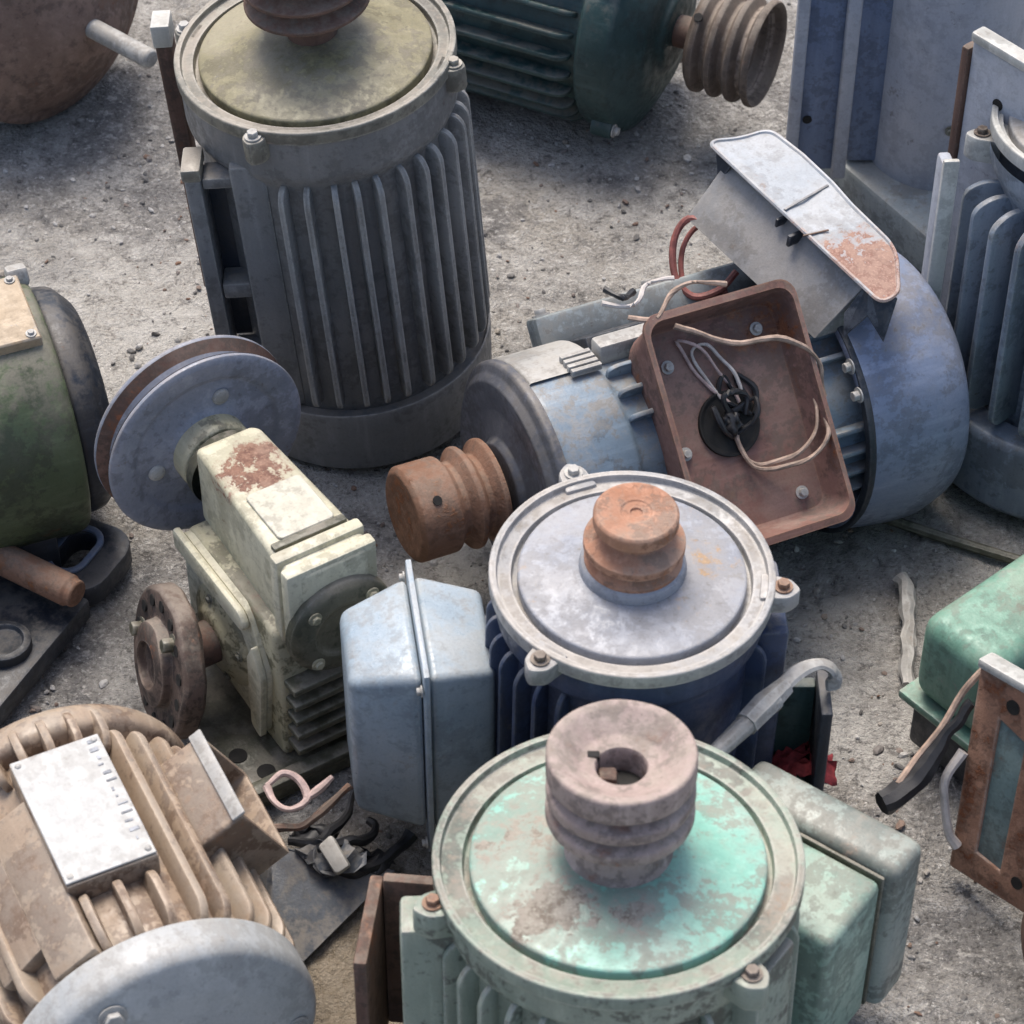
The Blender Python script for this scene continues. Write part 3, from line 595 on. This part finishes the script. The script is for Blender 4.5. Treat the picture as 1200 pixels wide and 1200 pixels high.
# ================================================================== E  cream worm gearbox with pulley
def gearbox():
    t = thing('gearbox', 'cream worm gearbox with rust patch on top and large flat pulley', 'gearbox', (-.24, -.285, 0))
    X = RZ(-57.4)
    # base and lower housing
    b = obj('base', box(-.10, .125, -.118, .055, 0, .018, .004), 'oily', t, X)
    obj('bolt_hole', lathe([(0, .0012), (.010, .0012), (.010, -.004)], 20, 0), 'hole', b, T(.095, -.085, .018))
    obj('bolt_hole', lathe([(0, .0012), (.010, .0012), (.010, -.004)], 20, 0), 'hole', b, T(.06, -.1, .018))
    obj('base_lip', box(.108, .127, -.12, .057, .0185, .030, .004), 'oily', b)
    prof = rnd([(-.105, .0175), (.09, .0175), (.095, .12), (.085, .205), (-.105, .205), (-.112, .12)], .012, 4, True)
    obj('housing', xf(prism([(p[0], p[1]) for p in prof], -.058, .042, .006, 3), RX(90) @ T(0, 0, 0) @ Matrix.Scale(-1, 4, (0, 0, 1))), 'cream_shade_dirt', t, X)
    # side cover with output hub facing left
    X2 = X @ T(-.02, -.0585, .115) @ RX(90)
    sc = obj('side_cover', lathe([(0, .022), (.035, .022), (.040, .016), (.056, .011), (.060, .006), (.060, -.01)], 64, .004), 'cream_shade_dirt', t, X2)
    obj('side_flange', prism(rnd([(-.085, -.06), (.08, -.085), (.095, .02), (.06, .088), (-.085, .088)], .014, 3, True), -.012, .006, .003), 'cream', t, X2)
    for k in range(4): bolt(sc, RZ(k*90+15) @ T(.049, 0, .0128), .004, .003, 'oily')
    obj('cast_ridge', prism(rnd([(-.088, .064), (.062, .064), (.070, .078), (.058, .092), (-.088, .092)], .006, 3, True), .0065, .016, .004), 'cream', t, X2)
    obj('cast_ridge', prism(rnd([(.062, -.078), (.082, -.084), (.096, .02), (.080, .058), (.066, .03)], .006, 3, True), .0065, .014, .004), 'cream', t, X2)
    obj('output_shaft', lathe([(.024, .015), (.024, .075), (0, .075)], 32, .002), 'darkrust', t, X2)
    X3 = X2 @ T(-.004, -.012, .062) @ RX(-14) @ RY(-10)
    hub = obj('output_flange', dent(lathe([(.0, -.006), (.078, -.005), (.083, .0), (.083, .018), (.079, .022), (.048, .020), (.046, .032), (.026, .036), (.024, .026), (.0, .026)], 64, .0015), .003, 35), 'sprocket', t, X3)
    me = mesh('bolt_hole', lathe([(0, .0012), (.0065, .0012), (.0065, -.003)], 14, 0), 'hole')
    for k in range(14): obj('bolt_hole', me, 'hole', hub, RZ(k*360/14) @ T(.067, 0, .0215))
    for k in (1, 4): bolt(hub, RZ(k*40+20) @ T(.058, 0, .020), .008, .012, 'oily')
    # worm block on top
    blk = rnd([(-.112, -.036), (.105, -.046), (.112, -.03), (.112, .042), (.10, .05), (-.105, .038), (-.112, .03)], .008, 3, True)
    bl = obj('worm_block', prism([(p[0], p[1]) for p in blk], .198, .300, .007, 3), 'creamrust', t, X)
    obj('name_plate', dent(prism(rrect(.074, .064, .006), .3005, .3030, .0008, 1), .0008, 25), 'label_cream', bl, T(.020, .004, 0))
    obj('plate_step', box(.058, .068, -.040, .044, .298, .3045, .002), 'oily', bl)
    obj('end_rib', box(.072, .088, -.050, .053, .190, .3065, .004), 'cream', bl)
    obj('end_rib', box(.094, .110, -.050, .054, .188, .303, .004), 'cream', bl)
    # round front cover and ribs below it
    X4 = X @ T(.112, .004, .215) @ RY(90)
    ec = obj('front_cover', lathe([(.060, -.004), (.060, .006), (.052, .012), (.034, .014), (.030, .008), (0, .008)], 48, .003), 'oily', t, X4)
    for k in range(4): bolt(ec, RZ(k*90+45) @ T(.047, 0, .0125), .005, .004, 'cream_shade_dirt')
    me = mesh('rib', box(0, .026, -.05, .05, -.0045, .0045, .0025), 'oily')
    for z in (.045, .068, .091, .114, .137): obj('rib', me, 'oily', t, X @ T(.088, -.004, z))
    # input shaft with flat-faced pulley
    X5 = X @ T(-.112, .0, .250) @ RY(-90)
    obj('seal_ring', lathe([(.044, -.002), (.044, .012), (.036, .016), (0, .016)], 48, .002), 'oily', t, X5)
    obj('input_shaft', lathe([(.018, 0), (.018, .10), (0, .10)], 32, .002), 'darkrust', t, X5)
    pu = obj('pulley', lathe([(.030, .020), (.034, .024), (.036, .038), (.050, .046), (.082, .050), (.088, .046), (.108, .044), (.115, .0465), (.115, .051), (.098, .063), (.098, .066), (.115, .080), (.115, .0855), (.110, .088), (.09, .082), (.03, .082), (.0, .082)], 96, .0025), 'e_disc', t, X5)
    obj('belt_groove', lathe([(.1148, .0515), (.0988, .0622), (.0988, .0668), (.1148, .0795)], 96, 0), 'darkrust', pu)
    obj('hub', lathe([(.030, .0175), (.041, .019), (.043, .024), (.043, .044), (.048, .050)], 48, .002), 'cream_shade_dirt', pu)
    for a in (20, 140, 260): obj('dimple', lathe([(.010, 0), (.009, -.003), (.004, -.0045), (0, -.0045)], 24, .001), 'steel', pu, RZ(a) @ T(.062, 0, .0475))
gearbox()

# ================================================================== F  tan ribbed motor, lower left
RIVET = mesh('rivet', lathe([(.0034, 0), (.0030, .0012), (.0012, .002), (0, .002)], 14, .0003), 'steel')
def motor_f():
    p0 = Vector((-.3217, -.8376, .152)); a_ = az(-63.8); t = thing('electric_motor', 'tan brown ribbed motor with white nameplate and light grey end', 'motor', (-.37, -.7, 0), 'electric motors laid out in the yard')
    X = basis(p0-t.location, (0, 0, 1), a_); R = .148     # z runs towards the grey end, x is up
    obj('body', lathe([(R*.75, -.29), (R*.84, -.27), (R*.86, -.02), (R*.8, .0)], 80, .004), 'tan', t, X)
    obj('rear_cover', lathe([(0, -.325), (R*.6, -.322), (R*.88, -.308), (R*.97, -.29), (R*.97, -.268), (R*.85, -.262)], 80, .012, 4), 'tan', t, X)
    long_ = [-112, -98, -84, 48, 62, 76, 90, 104, 118]
    fins(t, X, R*.86, -.258, .245, .0207, .010, [-36, -26]+long_, 'tan')
    me = fin_mesh(.066, .0207, .009, 'tan')
    for a in (-13, 0, 13): obj('fin', me, 'tan', t, X @ RZ(a) @ T(R*.86, 0, -.077))
    me = fin_mesh(.05, .0207, .009, 'tan')
    for a in (-22, -11, 0, 11, 22): obj('fin', me, 'tan', t, X @ RZ(a) @ T(R*.86, 0, -.288))
    fins(t, X, R*.86, -.258, .245, .0207, .008, [-48, -59, -70], 'tan')
    # wide flat pads to the left of the plate
    obj('cast_pad', box(R*.84, R*.985, -.035, .012, -.20, -.012, .004), 'tan', t, X @ RZ(30))
    obj('cast_pad', box(R*.84, R*.97, -.02, .035, -.245, -.05, .004), 'tan', t, X @ RZ(42))
    pd = obj('plate_pad', box(R*.82, R+.003, -.044, .044, -.240, -.079, .003), 'tan', t, X @ RZ(0))
    np = obj('name_plate', dent(box(R+.0035, R+.0055, -.043, .043, -.238, -.081, .0008, 1), .001, 15), 'plate_w', pd); np['label'] = 'white nameplate with faded print along one edge'
    for y in (-.037, .037):
        for z in (-.231, -.088): obj('rivet', RIVET, 'steel', np, T(R+.0055, y, z) @ RY(90))
    rg = random.Random(5)
    for k in range(13):
        z = -.232+k*.0105; wd = rg.uniform(.003, .010)
        obj('print_mark', box(R+.0056, R+.0062, -.034-wd/2+rg.uniform(-.003, .003), -.034+wd/2, z, z+rg.uniform(.0015, .005), 0), 'faded', np)
    ec = obj('end_cover', lathe([(R*.93, -.012), (R*.985, -.008), (R*.985, .022), (R*.95, .032), (R*.70, .042), (R*.3, .048), (0, .048)], 96, .006, 4), 'f_end', t, X)
    for a in (24, 144, -96): bolt(ec, RZ(a) @ T(R*.80, 0, .0385) @ RY(10), .009, .007)
    # side terminal box, its open mouth to the right
    X2 = X @ RZ(-62)
    tb = obj('terminal_box', slab_hole([(p[0], p[1]) for p in rrect(.110, .092, .005)], [(p[0], p[1]) for p in rrect(.099, .081, .004)], 0, .062, .0015), 'tan', t, X2 @ T(R*.80, 0.012, -.155) @ RY(90))
    obj('box_floor', box(-.049, .049, -.040, .040, .004, .008, .001), 'hole', tb)
    obj('cover_rail', box(-.056, .056, .0465, .050, .052, .066, .0015), 'steel', tb)
motor_f()
def f_debris():
    t = thing('box_cover', 'dark slate triangular sheet cover lying beside the tan motor', 'cover', (-.19, -.575, 0))
    s = obj('panel', sheet([(-.055, .035, .055), (.07, .03, .02), (-.02, -.075, .006), (-.05, -.05, .01)], [(0, 1, 2, 3)], .004), 'plast', t)
    obj('edge_flange', sheet([(-.055, .035, .055), (-.05, -.05, .01), (-.02, -.075, .006), (-.026, -.079, -.004), (-.066, -.054, -.002), (-.075, .03, .02)], [(0, 1, 4, 5), (1, 2, 3, 4)], .003), 'black', t)
    obj('edge_flange', sheet([(-.055, .036, .056), (.07, .031, .021), (.074, .036, .006), (-.055, .046, .03)], [(0, 1, 2, 3)], .003), 'black', t)
    wire_thing('cable_end', 'black rubber cable end curling up nearest the gearbox base', 'cable', [(-.23, -.53, .05), (-.20, -.53, .05), (-.175, -.50, .045), (-.165, -.47, .05), (-.155, -.455, .06)], [.005, .006, .004, .005], 'wire_blk', kink=.004)
    wire_thing('cable_end', 'black rubber cable end lying towards the green motor foot', 'cable', [(-.21, -.545, .045), (-.18, -.555, .04), (-.15, -.55, .03), (-.12, -.525, .025), (-.105, -.505, .03)], [.006, .008, .005, .008], 'wire_blk', kink=.004)
    wire_thing('cable_end', 'short black cable looped between the two longer cable ends', 'cable', [(-.20, -.54, .05), (-.17, -.535, .055), (-.15, -.52, .04), (-.14, -.50, .035), (-.15, -.49, .035)], [.004, .006, .004], 'wire_blk', kink=.004)
    wire_thing('cable_lug', 'pale pink metal loop lug hooked on the tan motor box', 'cable lug', [(-.248, -.508, .112), (-.232, -.494, .114), (-.215, -.502, .112), (-.206, -.522, .108), (-.222, -.534, .105), (-.240, -.526, .108), (-.248, -.508, .112)], [.003, .0045, .003, .004], 'wire_pink', kink=.002)
    wire_thing('cable_lug', 'short pale pink metal tab pointing away from the loop lug', 'cable lug', [(-.208, -.522, .108), (-.195, -.51, .108), (-.182, -.497, .112)], [.004, .005, .003], 'wire_pink')
    wire_thing('wire_stub', 'dark brown wire stub beneath the pink loop lug', 'wire', [(-.245, -.545, .09), (-.215, -.54, .085), (-.185, -.52, .095), (-.165, -.50, .10)], .0045, 'darkrust', kink=.003)
    rg = random.Random(11)
    for k, (x, y, z, sc, lb) in enumerate(((-.185, -.548, .048, .024, 'crumpled black rubber scrap on top of the slate cover'), (-.150, -.535, .02, .02, 'crumpled black rubber scrap on the ground beside the slate cover'), (-.205, -.50, .02, .018, 'crumpled black rubber scrap nearest the gearbox base'))):
        b = bmesh.new(); bmesh.ops.create_icosphere(b, subdivisions=3, radius=1)
        for v in b.verts:
            n_ = noise.noise_vector(v.co*1.6+Vector((k*5, 1, 2))); v.co = Vector((v.co.x*1.3, v.co.y*.8, v.co.z*.45))+n_*.55
        bmesh.ops.scale(b, vec=(sc, sc, sc), verts=b.verts)
        o = obj('rubber_scrap', b, 'plast' if k == 0 else 'wire_blk', None, T(x, y, z), 60); tag(o, lb, 'scrap')
    o = obj('connector', dent(box(-.018, .018, -.009, .009, 0, .014, .003), .003, 60), 'steel'); o.location = (-.178, -.556, .056); o.rotation_euler = (.4, .3, -.9)
    tag(o, 'small pale metal connector between the black cable ends', 'connector')
f_debris()

# ================================================================== H  olive motor, left edge
def motor_h():
    t = thing('electric_motor', 'olive green motor at the left edge with tan plate on top', 'motor', (-.65, -.04, 0), 'electric motors laid out in the yard')
    o = Vector((-.518, .010, .165)); X = basis(o-t.location, (0, 0, 1), az(22)); R = .150
    obj('body', lathe([(0, -.40), (R*.9, -.40), (R, -.385), (R, -.012), (R*.97, .0), (R*.8, .001)], 80, .006, 3), 'olive', t, X)
    obj('end_bell', lathe([(R*.80, -.004), (R*.88, .002), (R*.86, .025), (R*.70, .045), (R*.3, .052), (0, .052)], 80, .008, 3), 'black', t, X)
    pd = obj('name_plate', box(R*.9, R+.004, -.055, .050, -.20, -.012, .002, 1), 'plate_t', t, X @ RZ(4))
    for z in (-.19, -.022):
        for y in (-.047, .042): bolt(pd, T(R+.004, y, z) @ RY(90), .004, .003)
    obj('lifting_lug', box(R*.95, R+.016, -.012, .012, -.022, .002, .005), 'steel', t, X @ RZ(-22))
    for y in (-.10, .10): obj('foot', box(-R-.014, -R*.6, y-.02, y+.02, -.36, -.04, .004), 'black', t, X)
motor_h()
def slide_rail():
    t = thing('slide_rail', 'black cast slide rail with oval slot below the olive motor', 'rail', (-.522, -.185, 0))
    X = T(-.475+.50, -.075+.16, .024) @ RZ(64)
    b = obj('slotted_end', slab_hole([(p[0], p[1]) for p in rrect(.11, .11, .035, 6)], [(p[0], p[1]) for p in rrect(.062, .034, .0165, 6)], -.018, .012, .003), 'black', t, X)
    obj('slot_lip', slab_hole([(p[0], p[1]) for p in rrect(.080, .052, .0255, 6)], [(p[0], p[1]) for p in rrect(.064, .036, .0175, 6)], .0125, .017, .0015), 'kblue', b)
    obj('rail_bed', box(-.30, -.0555, -.055, .07, -.018, .0115, .004), 'black', t, X)
    obj('rail_rib', box(-.30, -.03, .072, .10, -.018, .045, .006), 'black', t, X)
    obj('rail_boss', lathe([(.03, -.005), (.03, .012), (.022, .014), (.02, .008), (0, .008)], 32, .002), 'black', t, X @ T(-.16, -.012, .012))
slide_rail()
o = obj('steel_bar', lathe([(0, 0), (.014, 0), (.016, .002), (.016, .008), (.0185, .012), (.0185, .30), (0, .30)], 32, .001), 'rust', None, basis((-.478, -.203, .072), (0, 0, 1), -az(-31)+Vector((0, 0, .02))))
tag(o, 'rusty round steel bar lying over the black motor foot', 'bar')

# ================================================================== I  rusty motor, top left corner
def motor_i():
    t = thing('electric_motor', 'rust brown domed motor cut off by the top left corner', 'motor', (-.618, .795, 0), 'electric motors laid out in the yard')
    X = basis((0, 0, .168), (0, 0, 1), az(-40))
    obj('end_bell', dent(lathe([(0, .085), (.03, .084), (.05, .076), (.10, .050), (.150, .012), (.166, .008), (.170, .0), (.168, -.02), (.15, -.03)], 72, .008, 4), .009, 7), 'i_rust', t, X)
    obj('body', lathe([(.150, -.02), (.150, -.36), (.0, -.37)], 64, .006), 'i_rust', t, X)
    obj('flange', lathe([(.160, -.0205), (.178, -.021), (.180, -.036), (.160, -.037)], 72, .003), 'steel', t, X)
    fins(t, X @ RX(180), .148, .05, .29, .018, .006, range(0, 360, 15), 'i_rust')
    obj('shaft', lathe([(.016, .05), (.016, .075), (.0135, .078), (.0135, .19), (.011, .194), (0, .194)], 28, .0015), 'steel', t, X)
motor_i()
# ================================================================== J  dark teal motor, top middle
def motor_j():
    t = thing('electric_motor', 'dark teal motor lying at the top with a three groove rusty pulley', 'motor', (.105, .825, 0), 'electric motors laid out in the yard')
    ax = az(-26); X = basis((.085, -.05, .152), (0, 0, 1), ax); R = .150
    obj('end_shield', lathe([(0, .035), (.05, .035), (.058, .028), (.09, .024), (R*.8, .010), (R, -.005), (R, -.05), (R*.9, -.055)], 80, .006, 3), 'teal', t, X)
    obj('body', lathe([(R*.9, -.05), (R*.9, -.42), (0, -.43)], 72, .004), 'teal', t, X)
    fins(t, X, R*.88, -.40, .34, .022, .007, range(0, 360, 12), 'teal')
    for a in (-140, -50, 40, 130): lug(t, X, R*.97, a, -.004, 'teal')
    obj('shaft', lathe([(.022, .03), (.022, .10), (0, .10)], 32, .002), 'darkrust', t, X)
    p, ze = pulley_profile(.072, .075, .026, 3, .013, .007)
    pu = obj('pulley', dent(lathe([(.025, .065), (.062, .067)]+p+[(.070, ze+.003), (.064, ze-.002), (.055, ze-.03), (.03, ze-.034), (0, ze-.034)], 64, .002), .0005, 38), 'brown_iron', t, X)
    obj('set_screw_hole', lathe([(0, .0015), (.006, .0015), (.006, -.003)], 14, 0), 'hole', pu, RZ(35) @ T(.072, 0, .0785) @ RY(90))
motor_j()
# ================================================================== K  lavender motor on base plate, top right
def motor_k():
    t = thing('electric_motor', 'lavender grey smooth round motor standing on a flat base at the top right', 'motor', (.60, .655, 0), 'electric motors laid out in the yard')
    obj('base', box(-.17, .25, -.15, .20, 0, .062, .006), 'kbase', t, T(-.0, -.055, 0) @ RZ(-58))
    obj('body', dent(lathe([(.096, .05), (.098, .06), (.098, .52), (.088, .53), (0, .535)], 72, .006), .0015, 10), 'k', t, T(-.035, -.03, 0))
    f = obj('foot', box(-.245, -.171, -.090, -.082, .07, .53, .002), 'kblue', t)
    for x0, x1 in ((-.2475, -.232), (-.186, -.168)): obj('foot_flange', box(x0, x1, -.105, -.0905, .065, .535, .003), 'k', f)
    obj('bolt_hole', lathe([(0, .001), (.006, .001), (.006, -.003)], 16, 0), 'hole', f, T(-.222, -.0905, .15) @ RX(90))
    obj('side_panel', box(-.165, -.12, -.068, .02, .065, .52, .006), 'kblue', t)
    for k, (a, z) in enumerate(((-95, .16), (-84, .145))): bolt(t, T(-.035, -.03, 0) @ RZ(a) @ T(.0985, 0, z) @ RY(90), .005, .004, 'oily')
motor_k()
# ================================================================== L  slate motor, right edge
def motor_l():
    t = thing('electric_motor', 'slate motor at the right edge with deep ribs and chalk white rim', 'motor', (.650, .105, 0), 'electric motors laid out in the yard')
    X = RX(-5) @ RY(1); R = .150; H = .455
    obj('fan_cover', lathe([(0, 0), (R*.95, 0), (R*1.03, .012), (R*1.05, .10), (R*1.02, .108), (R*.8, .108)], 80, .004), 'l', t, X)
    obj('body', lathe([(R*.70, .05), (R*.72, .10), (R*.72, H-.09), (R*.86, H-.05), (R*.87, H-.03)], 80, .006), 'l', t, X)
    fins(t, X, R*.72, .115, H-.115-.075, .046, .009, [a for a in range(-180, 180, 15) if not (140 < a < 200)], 'l')
    end_shield(t, X, R*.885, H, 'l_rim', 'b_rim', d=.85, dome=.01, hub=.34)
    lug(t, X, R*.86, 170, H-.03, 'l_rim', .03, .03, .03); lug(t, X, R*.86, 70, H-.03, 'l_rim'); lug(t, X, R*.86, -50, H-.03, 'l_rim')
    obj('shaft', lathe([(.024, H), (.024, H+.09), (0, H+.09)], 32, .002), 'steel', t, X)
    # upright foot plates on the left
    P = T(-.118, .085, 0) @ RZ(-50)
    f = obj('foot', box(-.035, .075, -.006, .006, .10, .515, .003), 'k', t, P)
    obj('foot_edge', box(-.036, .085, -.010, .010, .5155, .528, .003), 'l_rim', f)
    obj('foot_hole', lathe([(0, .001), (.007, .001), (.007, -.003)], 16, 0), 'hole', f, T(.012, -.0062, .455) @ RX(90))
    obj('foot_edge', box(-.046, -.0355, -.011, .011, .06, .505, .003), 'darkrust', f)
    g = obj('foot', box(-.185, -.17, .0, .03, .10, .41, .004), 'k', t, X @ RZ(6))
    obj('foot_edge', box(-.187, -.168, -.008, -.0005, .10, .42, .003), 'l_rim', g)
motor_l()
# ================================================================== M  sea green terminal box motor at right edge
def motor_m():
    t = thing('electric_motor', 'sea green motor cut off by the right edge showing its rounded terminal box', 'motor', (.688, -.28, 0), 'electric motors laid out in the yard')
    X = RZ(40)
    Xb = T(-.19, -.09, 0) @ RZ(40)
    tb = obj('terminal_box', box(-.055, .14, -.045, .06, .09, .205, .022, 5), 'm_green', t, Xb)
    obj('gasket_flange', box(-.062, .147, -.052, .067, .078, .0895, .003), 'm_green', tb)
    obj('box_lower', box(-.05, .135, -.04, .055, .01, .0775, .006), 'black', tb)
    obj('body', lathe([(0, 0), (.13, 0), (.14, .01), (.14, .30), (.13, .31), (0, .31)], 64, .006), 'm_green', t, T(.02, .0, 0))
    fins(t, T(.02, 0, 0), .138, .04, .23, .018, .006, range(0, 360, 15), 'm_green')
motor_m()
def rust_panel():
    t = thing('box_gasket_frame', 'rusty flat frame with faded blue strip leaning at the right edge', 'frame', (.475, -.52, 0))
    # leans back: foot nearer the camera, top further away
    up = (Vector((.4635, -.476, .25))-Vector((.452, -.533, .02))).normalized()
    X = basis(Vector((.4535, -.531, .015))-t.location, az(-50), az(-50).cross(up)) @ RZ(9); s = 1
    out = [(0, 0), (.125, 0), (.125, s*.245), (0, s*.245)]; inn = [(.030, s*.035), (.062, s*.03), (.066, s*.19), (.032, s*.20)]
    f = obj('frame', slab_hole(out, inn, -.006, .006, .002), 'm_rust', t, X)
    obj('inset_strip', box(.028, .068, min(s*.028, s*.204), max(s*.028, s*.204), -.004, .0025, .001), 'm_blue', f)
    obj('top_edge', box(-.002, .127, min(s*.2455, s*.256), max(s*.2455, s*.256), -.012, .010, .003), 'l_rim', f)
    obj('bolt_hole', lathe([(0, .001), (.008, .001), (.008, -.003)], 16, 0), 'hole', f, T(.046, s*.222, .0062))
    obj('bolt_hole', lathe([(0, .001), (.007, .001), (.007, -.003)], 16, 0), 'hole', f, T(.085, s*.03, .0062))
rust_panel()
def motor_n():
    t = thing('electric_motor', 'dark rusty brown motor end cut off by the lower right corner', 'motor', (.52, -.70, 0), 'electric motors laid out in the yard')
    X = basis((.04, 0, .09), (0, 0, 1), az(-160))
    obj('end_bell', lathe([(0, .06), (.03, .058), (.06, .045), (.085, .02), (.09, -.01), (.08, -.02)], 56, .01, 4), 'darkrust', t, X)
    obj('body', lathe([(.082, -.015), (.082, -.22), (0, -.225)], 56, .004), 'darkrust', t, X)
    fins(t, X, .08, -.21, .18, .012, .005, range(0, 360, 20), 'darkrust')
motor_n()

# ================================================================== small things between the motors
wire_thing('wire_loop', 'faded red wire loop standing behind the open terminal box', 'wire', [(.24, .13, .30), (.205, .16, .31), (.185, .15, .29), (.185, .12, .26), (.205, .10, .245), (.235, .105, .25), (.255, .12, .265)], .0042, 'wire_red')
wire_thing('wire_loop', 'second thin faded red wire loop just inside the larger one', 'wire', [(.245, .14, .29), (.215, .165, .295), (.195, .15, .275), (.195, .12, .25), (.215, .105, .24), (.245, .11, .245)], .0032, 'wire_red')
wire_thing('steel_rod', 'thin rusty rod lying on the concrete in front of the slate motor', 'rod', [(.38, .01, .008), (.45, -.025, .007), (.52, -.06, .008), (.62, -.105, .008)], .0065, 'oily')
wire_thing('pale_stick', 'pale grey weathered stick lying on the concrete beside the sea green box', 'stick', [(.443, -.118, .012), (.447, -.15, .014), (.444, -.19, .011), (.437, -.235, .01), (.434, -.28, .008)], [.010, .012, .008, .009, .006], 'steel', kink=.006)
def bracket():
    t = thing('cable_clamp', 'grey metal clamp arm with hooked end beside the blue motor', 'clamp', (.26, -.53, 0))
    q = lambda x, y, z: (x-.26, y+.53, z)
    obj('arm', tube([q(.178, -.628, .285), (q(.215, -.585, .285)), q(.25, -.545, .285)], [.008, .010, .012], 10), 'steel', t)
    obj('sleeve', tube([q(.222, -.577, .285), q(.24, -.555, .286), q(.262, -.53, .286)], [.0125, .0135, .010], 8), 'steel', t)
    obj('hook', tube([q(.25, -.543, .287), q(.275, -.515, .290), q(.297, -.50, .285), q(.312, -.497, .272), q(.314, -.50, .25)], [.008, .009, .0075, .009, .008], 8, flat=.5), 'steel', t)
    obj('dark_bracket', box(.040, .052, .00, .06, 0, .245, .003), 'black', t)
    obj('dark_bracket_plate', box(-.04, .0395, .045, .059, 0, .235, .003), 'teal', t)
bracket()
def rag():
    V, F = [], []; nx, ny = 16, 12
    for j in range(ny):
        for i in range(nx):
            u, v = i/(nx-1), j/(ny-1); p = Vector((u*3, v*3, 1))
            V.append((-.045+.10*u+.012*noise.noise(p*1.3), -.03+.055*v+.012*noise.noise(p*1.7+Vector((5, 0, 0))), .02+.03*sin(u*3)*(.6+v*.4)+.018*noise.noise(p*1.9+Vector((9, 9, 0)))))
    for j in range(ny-1):
        for i in range(nx-1): F.append((j*nx+i, j*nx+i+1, (j+1)*nx+i+1, (j+1)*nx+i))
    b = sheet(V, F, .003, 0); o = obj('rag', b, 'rag', None, T(.290, -.50, .115) @ Matrix.Scale(.6, 4), 80); tag(o, 'crumpled dark red rag tucked under the grey clamp arm', 'rag')
rag()
# leads hanging between the right-edge boxes
wire_thing('lead_wire', 'dark rubber lead arching from the rusty frame to the pale green box', 'cable', [(.46, -.475, .20), (.435, -.49, .17), (.41, -.515, .14), (.385, -.535, .13), (.368, -.545, .128)], [.005, .007, .012, .014, .012], 'wire_blk', kink=.004)
wire_thing('lead_wire', 'thin brown lead beside the dark rubber lead at the rusty frame', 'cable', [(.47, -.455, .23), (.45, -.465, .205), (.43, -.485, .175), (.405, -.505, .15), (.385, -.53, .14)], .0038, 'wire_tan')
wire_thing('lead_wire', 'short white lead hanging at the edge of the rusty frame', 'cable', [(.452, -.50, .155), (.435, -.515, .13), (.437, -.525, .10), (.443, -.535, .07), (.452, -.54, .055)], [.006, .005, .0045, .005, .006], 'wire_wht')
